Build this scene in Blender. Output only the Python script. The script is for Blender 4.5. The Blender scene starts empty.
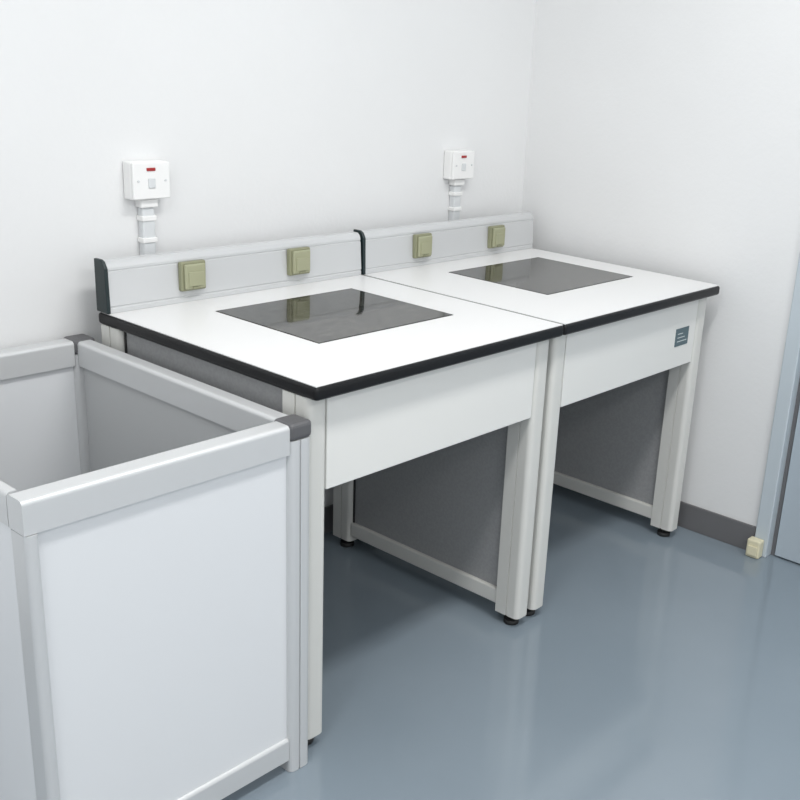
import bpy, bmesh, math
from mathutils import Vector, Matrix
sc=bpy.context.scene
try:
    sc.view_settings.view_transform='Standard'
except Exception: pass

# ---------------- materials ----------------
def mat(name,col,rough=.5,metal=0.,noise=None,bump=None,spec=.5,coat=0.):
    m=bpy.data.materials.new(name);m.use_nodes=True
    nt=m.node_tree;b=nt.nodes['Principled BSDF']
    b.inputs['Base Color'].default_value=(*col,1)
    b.inputs['Roughness'].default_value=rough
    b.inputs['Metallic'].default_value=metal
    b.inputs['Specular IOR Level'].default_value=spec
    b.inputs['Coat Weight'].default_value=coat
    tc=nt.nodes.new('ShaderNodeTexCoord')
    if noise:
        col2,scale,lo,hi=noise
        n=nt.nodes.new('ShaderNodeTexNoise');n.inputs['Scale'].default_value=scale;n.inputs['Detail'].default_value=4
        r=nt.nodes.new('ShaderNodeValToRGB')
        r.color_ramp.elements[0].position=lo;r.color_ramp.elements[1].position=hi
        r.color_ramp.elements[0].color=(*col,1);r.color_ramp.elements[1].color=(*col2,1)
        nt.links.new(tc.outputs['Object'],n.inputs['Vector']);nt.links.new(n.outputs['Fac'],r.inputs['Fac'])
        nt.links.new(r.outputs['Color'],b.inputs['Base Color'])
    if bump:
        scale,st=bump
        n=nt.nodes.new('ShaderNodeTexNoise');n.inputs['Scale'].default_value=scale;n.inputs['Detail'].default_value=3
        bp=nt.nodes.new('ShaderNodeBump');bp.inputs['Strength'].default_value=st;bp.inputs['Distance'].default_value=.01
        nt.links.new(tc.outputs['Object'],n.inputs['Vector']);nt.links.new(n.outputs['Fac'],bp.inputs['Height'])
        nt.links.new(bp.outputs['Normal'],b.inputs['Normal'])
    return m
M_wall=mat('wall_paint',(.765,.77,.77),.7,noise=((.74,.745,.745),1.2,.35,.65),bump=(90,.06))
M_ceil=mat('ceiling_paint',(.82,.82,.81),.8)
M_floor=mat('vinyl_floor',(.215,.262,.302),.11,noise=((.235,.282,.322),2.2,.3,.7),bump=(5,.02),spec=.6)
M_base=mat('rubber_skirting',(.14,.14,.145),.5)
M_top=mat('laminate_white',(.77,.77,.765),.35)
M_edge=mat('black_edge',(.005,.005,.006),.35,spec=.3)
M_leg=mat('powder_coat_light',(.63,.63,.60),.38)
M_alu=mat('aluminium_satin',(.60,.61,.615),.38,metal=.25)
M_apr=mat('apron_white',(.73,.73,.705),.45)
M_panel=mat('grey_panel',(.295,.30,.305),.5,noise=((.325,.33,.335),140,.4,.6))
M_dark=mat('dark_rubber',(.02,.02,.02),.6)
M_cap=mat('dark_green_cap',(.007,.018,.02),.4)
M_capg=mat('grey_corner_cap',(.10,.10,.105),.45)
M_spl=mat('raceway_aluminium',(.58,.59,.595),.35,metal=.15)
M_sock=mat('socket_beige',(.34,.345,.225),.45)
M_sock2=mat('socket_beige_dark',(.25,.255,.16),.45)
M_white=mat('white_plastic',(.82,.82,.81),.35)
M_con=mat('conduit_pvc',(.64,.66,.67),.4)
M_red=mat('red_indicator',(.35,.02,.02),.3)
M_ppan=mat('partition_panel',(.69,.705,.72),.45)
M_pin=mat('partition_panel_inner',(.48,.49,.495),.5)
M_label=mat('label_plate',(.07,.12,.14),.4)
M_ltext=mat('label_print',(.6,.65,.65),.4)
M_door=mat('door_blue_grey',(.40,.46,.51),.4)
M_jamb=mat('jamb_blue_grey',(.50,.56,.60),.35)
M_beige=mat('door_bumper_beige',(.68,.64,.46),.45)
# granite
M_gran=mat('polished_granite',(.04,.042,.036),.05,spec=.7)
nt=M_gran.node_tree;b=nt.nodes['Principled BSDF'];tc=nt.nodes.new('ShaderNodeTexCoord')
v=nt.nodes.new('ShaderNodeTexVoronoi');v.inputs['Scale'].default_value=120
n=nt.nodes.new('ShaderNodeTexNoise');n.inputs['Scale'].default_value=45;n.inputs['Detail'].default_value=8;n.inputs['Roughness'].default_value=.75
r=nt.nodes.new('ShaderNodeValToRGB');r.color_ramp.elements[0].position=.42;r.color_ramp.elements[0].color=(.008,.008,.007,1)
r.color_ramp.elements[1].position=.64;r.color_ramp.elements[1].color=(.10,.096,.08,1)
mx=nt.nodes.new('ShaderNodeMix');mx.data_type='RGBA';mx.blend_type='MULTIPLY';mx.inputs[0].default_value=.4
hs=nt.nodes.new('ShaderNodeRGBToBW')
nt.links.new(tc.outputs['Object'],v.inputs['Vector']);nt.links.new(tc.outputs['Object'],n.inputs['Vector'])
nt.links.new(n.outputs['Fac'],r.inputs['Fac']);nt.links.new(r.outputs['Color'],mx.inputs[6]);nt.links.new(v.outputs['Color'],hs.inputs[0]);nt.links.new(hs.outputs[0],mx.inputs[7])
nt.links.new(mx.outputs[2],b.inputs['Base Color'])

# ---------------- helpers ----------------
def link(o,parent=None):
    sc.collection.objects.link(o)
    if parent: o.parent=parent
    return o
def empty(name,loc=(0,0,0)):
    e=bpy.data.objects.new(name,None);e.empty_display_size=.1;sc.collection.objects.link(e);return e
def finish(me,name,m,parent,bev=0,seg=2,smooth=True):
    if m: me.materials.append(m)
    o=bpy.data.objects.new(name,me);link(o,parent)
    if bev:
        md=o.modifiers.new('bevel','BEVEL');md.width=bev;md.segments=seg;md.limit_method='ANGLE';md.angle_limit=math.radians(40)
        md.harden_normals=False
    return o
def box(name,x0,x1,y0,y1,z0,z1,m,parent=None,bev=.002,seg=2):
    x0,x1=min(x0,x1),max(x0,x1);y0,y1=min(y0,y1),max(y0,y1)
    bm=bmesh.new();bmesh.ops.create_cube(bm,size=1)
    for vv in bm.verts:
        vv.co=Vector(((x0+x1)/2+vv.co.x*(x1-x0),(y0+y1)/2+vv.co.y*(y1-y0),(z0+z1)/2+vv.co.z*(z1-z0)))
    me=bpy.data.meshes.new(name);bm.to_mesh(me);bm.free()
    return finish(me,name,m,parent,bev,seg)
def extr(name,prof,axis,a,b,m,parent=None,bev=0):
    """extrude closed 2D profile. axis 'x': prof=(y,z); 'z': prof=(x,y); 'y': prof=(x,z)"""
    bm=bmesh.new()
    def P(p,t):
        return {'x':(t,p[0],p[1]),'z':(p[0],p[1],t),'y':(p[0],t,p[1])}[axis]
    A=[bm.verts.new(P(p,a)) for p in prof];B=[bm.verts.new(P(p,b)) for p in prof]
    bm.faces.new(A);bm.faces.new(B[::-1]);n=len(prof)
    for i in range(n): bm.faces.new((A[i],B[i],B[(i+1)%n],A[(i+1)%n]))
    bmesh.ops.recalc_face_normals(bm,faces=bm.faces)
    me=bpy.data.meshes.new(name);bm.to_mesh(me);bm.free()
    return finish(me,name,m,parent,bev)
def cyl(name,c,r,d,axis,m,parent=None,seg=24,bev=0):
    bm=bmesh.new();bmesh.ops.create_cone(bm,cap_ends=True,segments=seg,radius1=r,radius2=r,depth=d)
    rot={'z':Matrix.Identity(3),'x':Matrix.Rotation(math.pi/2,3,'Y'),'y':Matrix.Rotation(math.pi/2,3,'X')}[axis]
    for vv in bm.verts: vv.co=rot@vv.co+Vector(c)
    for f in bm.faces:
        if len(f.verts)==4: f.smooth=True
    me=bpy.data.meshes.new(name);bm.to_mesh(me);bm.free()
    return finish(me,name,m,parent,bev)
def arc(cx,cy,r,a0,a1,n=5):
    return [(cx+r*math.cos(math.radians(a0+(a1-a0)*i/n)),cy+r*math.sin(math.radians(a0+(a1-a0)*i/n))) for i in range(n+1)]

# ---------------- room ----------------
XR=.0615; XL=-4.6; YF=-4.6; ZC=2.7
box('floor',XL,XR+.1,YF,.1,-.1,0,M_floor,bev=0)
box('wall_back',XL,XR+.1,0,.1,0,ZC,M_wall,bev=0)
DY0=-.985; DY1=-2.0; DZ=2.1
def wall_right():
    bm=bmesh.new()
    for (y0,y1,z0,z1) in [(DY0,0,0,ZC),(DY1,DY0,DZ,ZC),(YF,DY1,0,ZC)]:
        r_=bmesh.ops.create_cube(bm,size=1)
        for vv in r_['verts']:
            vv.co=Vector((XR+.05+vv.co.x*.1,(y0+y1)/2+vv.co.y*(y1-y0),(z0+z1)/2+vv.co.z*(z1-z0)))
    me=bpy.data.meshes.new('wall_right');bm.to_mesh(me);bm.free();finish(me,'wall_right',M_wall,None)
wall_right()
box('ceiling',XL,XR+.1,YF,.1,ZC,ZC+.1,M_ceil,bev=0)
box('baseboard_back',XL,XR,-.008,0,0,.084,M_base,bev=.002)
box('baseboard_right',XR-.008,XR,DY0+.002,-.008,0,.084,M_base,bev=.002)
# door
door=empty('door_1')
J=.014
box('jamb_hinge',XR-J,XR+.1,DY0-.045,DY0-.0005,0,DZ-.045,M_jamb,door,.003)
box('jamb_strike',XR-J,XR+.1,DY1+.0005,DY1+.045,0,DZ-.045,M_jamb,door,.003)
box('head',XR-J,XR+.1,DY1+.0005,DY0-.0005,DZ-.045,DZ-.0005,M_jamb,door,.003)
box('stop_strip',XR+.022,XR+.04,DY0-.057,DY0-.045,0,DZ-.045,M_base,door,.001)
box('leaf',XR+.015,XR+.055,DY1+.048,DY0-.060,.006,DZ-.05,M_door,door,.002)
box('handle_plate',XR+.005,XR+.015,DY1+.08,DY1+.12,.95,1.15,M_alu,door,.003)
cyl('handle_lever',(XR-.03,DY1+.155,1.05),.009,.12,'y',M_alu,door)
cyl('handle_neck',(XR-.013,DY1+.1,1.05),.009,.05,'x',M_alu,door)
bmp=empty('door_stopper')
box('body',XR-.045,XR-.0145,DY0-.035,DY0+.008,.001,.058,M_beige,bmp,.005,3)
box('lip',XR-.05,XR-.045,DY0-.03,DY0+.003,.01,.04,M_beige,bmp,.002)

# ---------------- benches ----------------
H=.80;D=.789;YB=-.066;YS=-.105
def leg(name,x0,x1,y0,y1,z0,z1,parent,m=M_leg,front=True):
    r=.014;g=.003
    ym=y0+.034
    prof=arc(x0+r,y0+r,r,180,270)+arc(x1-r,y0+r,r,270,360)
    prof+=[(x1,ym),(x1-g,ym),(x1-g,ym+.004),(x1,ym+.004),(x1,y1),(x0,y1),(x0,ym+.004),(x0+g,ym+.004),(x0+g,ym),(x0,ym)]
    return extr(name,prof,'z',z0,z1,m,parent)
def bench(name,X0,X1,gx0,gx1,socks,label):
    B=empty(name)
    t=.028
    box('worktop_core',X0+.001,X1-.001,-D,YB,H-t,H-.0012,M_edge,B,.008,4)
    gy0,gy1=-.566,-.212
    bm=bmesh.new();e=.006
    a,b_,c,d=X0+e,X1-e*.35,-D+e,YB-.002
    xs=[a,gx0,gx1,b_];ys=[c,gy0,gy1,d]
    for i in range(3):
        for j in range(3):
            if i==1 and j==1: continue
            r_=bmesh.ops.create_cube(bm,size=1)
            for vv in r_['verts']:
                vv.co=Vector(((xs[i]+xs[i+1])/2+vv.co.x*(xs[i+1]-xs[i]),(ys[j]+ys[j+1])/2+vv.co.y*(ys[j+1]-ys[j]),H-.001+vv.co.z*.002))
    bmesh.ops.remove_doubles(bm,verts=bm.verts,dist=1e-5)
    me=bpy.data.meshes.new('worktop_laminate');bm.to_mesh(me);bm.free();finish(me,'worktop_laminate',M_top,B)
    box('granite_plate',gx0+.003,gx1-.003,gy0+.003,gy1-.003,H-.006,H+.0008,M_gran,B,.001)
    prof=[(YS,H+.0005),(YS,H+.010),(YS+.002,H+.012),(YS+.002,H+.014),(YS,H+.016),(YS+.005,H+.090),(YS+.007,H+.0915),(YS+.007,H+.0935),(YS+.0055,H+.095),(YS+.006,H+.100),
          (YS+.010,H+.108),(YS+.017,H+.113),(YB,H+.113),(YB,H+.0005)]
    s0,s1=X0+.010,X1-.003
    extr('raceway_body',prof,'x',s0,s1,M_spl,B)
    cap=[(YS-.004,H+.0005),(YS-.001,H+.100),(YS+.008,H+.114),(YS+.017,H+.118),(YB+.001,H+.118),(YB+.001,H+.0005)]
    extr('raceway_end_cap',cap,'x',X0+.001,s0,M_cap,B,.002)
    for k,(sx,sz) in enumerate(socks):
        w=.068;y=YS-.001
        box('socket_frame_%d'%(k+1),sx,sx+w,y-.010,YS+.004,sz,sz+.068,M_sock2,B,.004,3)
        box('socket_flap_%d'%(k+1),sx+.006,sx+w-.006,y-.018,y-.009,sz+.005,sz+.063,M_sock,B,.004,3)
        box('socket_flap_inset_%d'%(k+1),sx+.014,sx+w-.014,y-.0205,y-.017,sz+.012,sz+.046,M_sock,B,.0015,2)
        box('socket_flap_tab_%d'%(k+1),sx+.024,sx+w-.024,y-.021,y-.017,sz+.006,sz+.010,M_sock2,B,.001)
    yf=-D+.028; zt=H-t-.0005
    LX=(X0+.006,X0+.056);RX=(X1-.062,X1-.012)
    for nm,(a,b_) in (('left',LX),('right',RX)):
        leg('leg_front_'+nm,a,b_,yf,yf+.072,.028,zt,B)
        leg('leg_rear_'+nm,a,b_,YB-.075,YB-.005,.028,zt,B)
        for q,yy in (('front',yf+.036),('rear',YB-.04)):
            cyl('foot_pad_%s_%s'%(q,nm),((a+b_)/2,yy,.006),.02,.012,'z',M_dark,B)
            cyl('foot_stem_%s_%s'%(q,nm),((a+b_)/2,yy,.02),.009,.018,'z',M_dark,B)
        xm=(a+b_)/2
        ya,yb=yf+.072,YB-.075
        box('side_panel_'+nm,xm-.010,xm+.010,ya,yb,.088,zt-.004,M_panel,B,0)
        box('side_rail_bottom_'+nm,a+.004,b_-.004,ya,yb,.046,.088,M_leg,B,.004,2)
        box('side_gasket_f_'+nm,a+.012,b_-.012,ya,ya+.006,.088,zt-.004,M_dark,B,0)
        box('side_gasket_b_'+nm,a+.012,b_-.012,yb-.006,yb,.088,zt-.004,M_dark,B,0)
    box('apron',LX[1]+.001,RX[0]-.001,yf+.004,yf+.022,.575,zt-.001,M_apr,B,.002)
    box('apron_bottom_channel',LX[1]+.001,RX[0]-.001,yf+.022,yf+.045,.575,.590,M_leg,B,.001)
    box('rear_beam',LX[1]+.001,RX[0]-.001,YB-.05,YB-.02,zt-.08,zt-.001,M_leg,B,.002)
    if label:
        lx=label
        box('label_plate',lx,lx+.072,yf+.0025,yf+.0042,.638,.690,M_label,B,.0005)
        for i in range(3):
            box('label_line_%d'%i,lx+.01,lx+.062-.012*i,yf+.0019,yf+.0026,.651+i*.011,.653+i*.011,M_ltext,B,0)
    return B
S=-.768
bench('lab_bench',S+.0005,0,-.539,-.1145,[(-.57,.825),(-.235,.822)],-.175)
bench('lab_bench.001',-1.538,S-.0005,-1.333,-.908,[(-1.35,.828),(-1.03,.828)],None)

# ---------------- wall sockets ----------------
def wsock(name,x0,z0):
    w=.098;hh=.084;B=empty(name);t=.032
    box('back_box',x0,x0+w,-t,-.0005,z0,z0+hh,M_white,B,.004,3)
    box('face_plate',x0+.001,x0+w-.001,-t-.008,-t-.0002,z0+.001,z0+hh-.001,M_white,B,.003,3)
    c=x0+w/2
    box('indicator',c-.013,c+.009,-t-.0105,-t-.0075,z0+.064,z0+.071,M_red,B,.001)
    box('rocker',c-.010,c+.008,-t-.011,-t-.0075,z0+.026,z0+.048,M_con,B,.002)
    for k,xx in enumerate((x0+.014,x0+w-.014)):
        cyl('screw_%d'%k,(xx,-t-.009,z0+.042),.0025,.003,'y',M_con,B)
    box('conduit_adapter',c-.022,c+.022,-.028,-.0005,z0-.020,z0-.0005,M_white,B,.003)
    box('conduit_trunk',c-.016,c+.016,-.022,-.0005,.70,z0-.020,M_con,B,.004,3)
    for k,zz in enumerate((z0-.045,.935)):
        box('conduit_clip_%d'%k,c-.019,c+.019,-.025,-.0005,zz-.006,zz+.006,M_white,B,.002)
    return B
wsock('wall_power_socket',-.34,1.026)
wsock('wall_power_socket.001',-1.416,1.030)

# ---------------- low partition enclosure ----------------
PT=empty('low_partition_enclosure')
px0,px1=-2.092,-1.547;py0,py1=-.79,-.02;hp=.74;w=.05;wl=.022
def post(nm,x0,y0,w,top,cap):
    r=min(.012,w*.4);g=.003;x1=x0+w;y1=y0+.05
    prof=arc(x0+r,y0+r,r,180,270)
    if w>.04: prof+=[(x0+.020,y0),(x0+.020,y0+g),(x0+.024,y0+g),(x0+.024,y0)]
    prof+=arc(x1-r,y0+r,r,270,360)+arc(x1-r,y1-r,r,0,90)+arc(x0+r,y1-r,r,90,180)
    extr(nm,prof,'z',.001,top,M_alu,PT)
    if cap: box(nm+'_cap',x0-.001,x1+.001,y0-.001,y1+.001,hp-.03,hp+.003,M_capg,PT,.008,3)
post('post_front_right',px1-w,py0,w,hp-.03,True);post('post_rear_right',px1-w,py1-w,w,hp-.03,True)
post('post_front_left',px0,py0,wl,hp-.056,False);post('post_rear_left',px0,py1-w,wl,hp-.056,False)
def prail(nm,ax,c0,c1,p,zz0,zz1,hw=.019):
    r=.008
    prof=[(c0-hw,zz0)]+[(c0+hw,zz0)]+[(c0+hw,zz1-r)]+arc(c0+hw-r,zz1-r,r,0,90)[1:]+arc(c0-hw+r,zz1-r,r,90,180)
    extr(nm,prof,ax,c1,p,M_alu,PT)
yc0,yc1=py0+w/2,py1-w/2
for nm,yc in (('front',yc0),('rear',yc1)):
    prail('top_rail_'+nm,'x',yc,px0,px1-w,hp-.055,hp,.022)
    prail('bottom_rail_'+nm,'x',yc,px0+wl,px1-w,.03,.08)
    box('panel_'+nm,px0+wl,px1-w,yc-.012,yc+.012,.08,hp-.055,M_ppan,PT,0)
for nm,xc,hw in (('left',px0+.0115,.011),('right',px1-w/2,.019)):
    prail('top_rail_'+nm,'y',xc,py0+w,py1-w,hp-.055,hp-.0005,hw)
    prail('bottom_rail_'+nm,'y',xc,py0+w,py1-w,.03,.08,hw)
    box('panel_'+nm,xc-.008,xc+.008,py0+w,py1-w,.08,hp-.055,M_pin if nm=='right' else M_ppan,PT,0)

# ---------------- lights ----------------
M_lamp=bpy.data.materials.new('lamp_diffuser');M_lamp.use_nodes=True
bb=M_lamp.node_tree.nodes['Principled BSDF'];bb.inputs['Emission Color'].default_value=(1,.99,.97,1);bb.inputs['Emission Strength'].default_value=2.0
def lamp(name,x,y,pw):
    B=empty(name)
    box('housing',x-.62,x+.62,y-.16,y+.16,ZC-.06,ZC-.001,M_white,B,.004)
    box('diffuser',x-.6,x+.6,y-.14,y+.14,ZC-.066,ZC-.06,M_lamp,B,.001)
    L=bpy.data.lights.new('tube_light','AREA');L.shape='RECTANGLE';L.size=1.2;L.size_y=.28;L.energy=pw;L.color=(1,.99,.98)
    o=bpy.data.objects.new('tube_light',L);link(o,B);o.location=(x,y,ZC-.075)
lamp('fluorescent_ceiling_light',-1.2,-1.5,25)
lamp('fluorescent_ceiling_light.001',-3.0,-1.5,17)
lamp('fluorescent_ceiling_light.002',-1.6,-3.3,26)
wd=bpy.data.worlds.new('World');sc.world=wd;wd.use_nodes=True
wd.node_tree.nodes['Background'].inputs[0].default_value=(.96,.98,1,1);wd.node_tree.nodes['Background'].inputs[1].default_value=1.2

# ---------------- camera ----------------
yaw,pit,rol=.6776,.3313,.0627
fw=Vector((math.cos(yaw)*math.cos(pit),math.sin(yaw)*math.cos(pit),-math.sin(pit)))
rt=Vector((math.sin(yaw),-math.cos(yaw),0));up=rt.cross(fw)
r2=rt*math.cos(rol)+up*math.sin(rol);u2=-rt*math.sin(rol)+up*math.cos(rol)
cd=bpy.data.cameras.new('camera');cam=bpy.data.objects.new('camera',cd);sc.collection.objects.link(cam)
cam.matrix_world=Matrix(((r2.x,u2.x,-fw.x,-2.7503),(r2.y,u2.y,-fw.y,-2.1543),(r2.z,u2.z,-fw.z,1.3820),(0,0,0,1)))
cd.sensor_width=36;cd.lens=36*1050.7/800;cd.shift_x=(400-483.08)/800;cd.shift_y=(418.33-400)/800
cd.clip_start=.02
sc.camera=cam
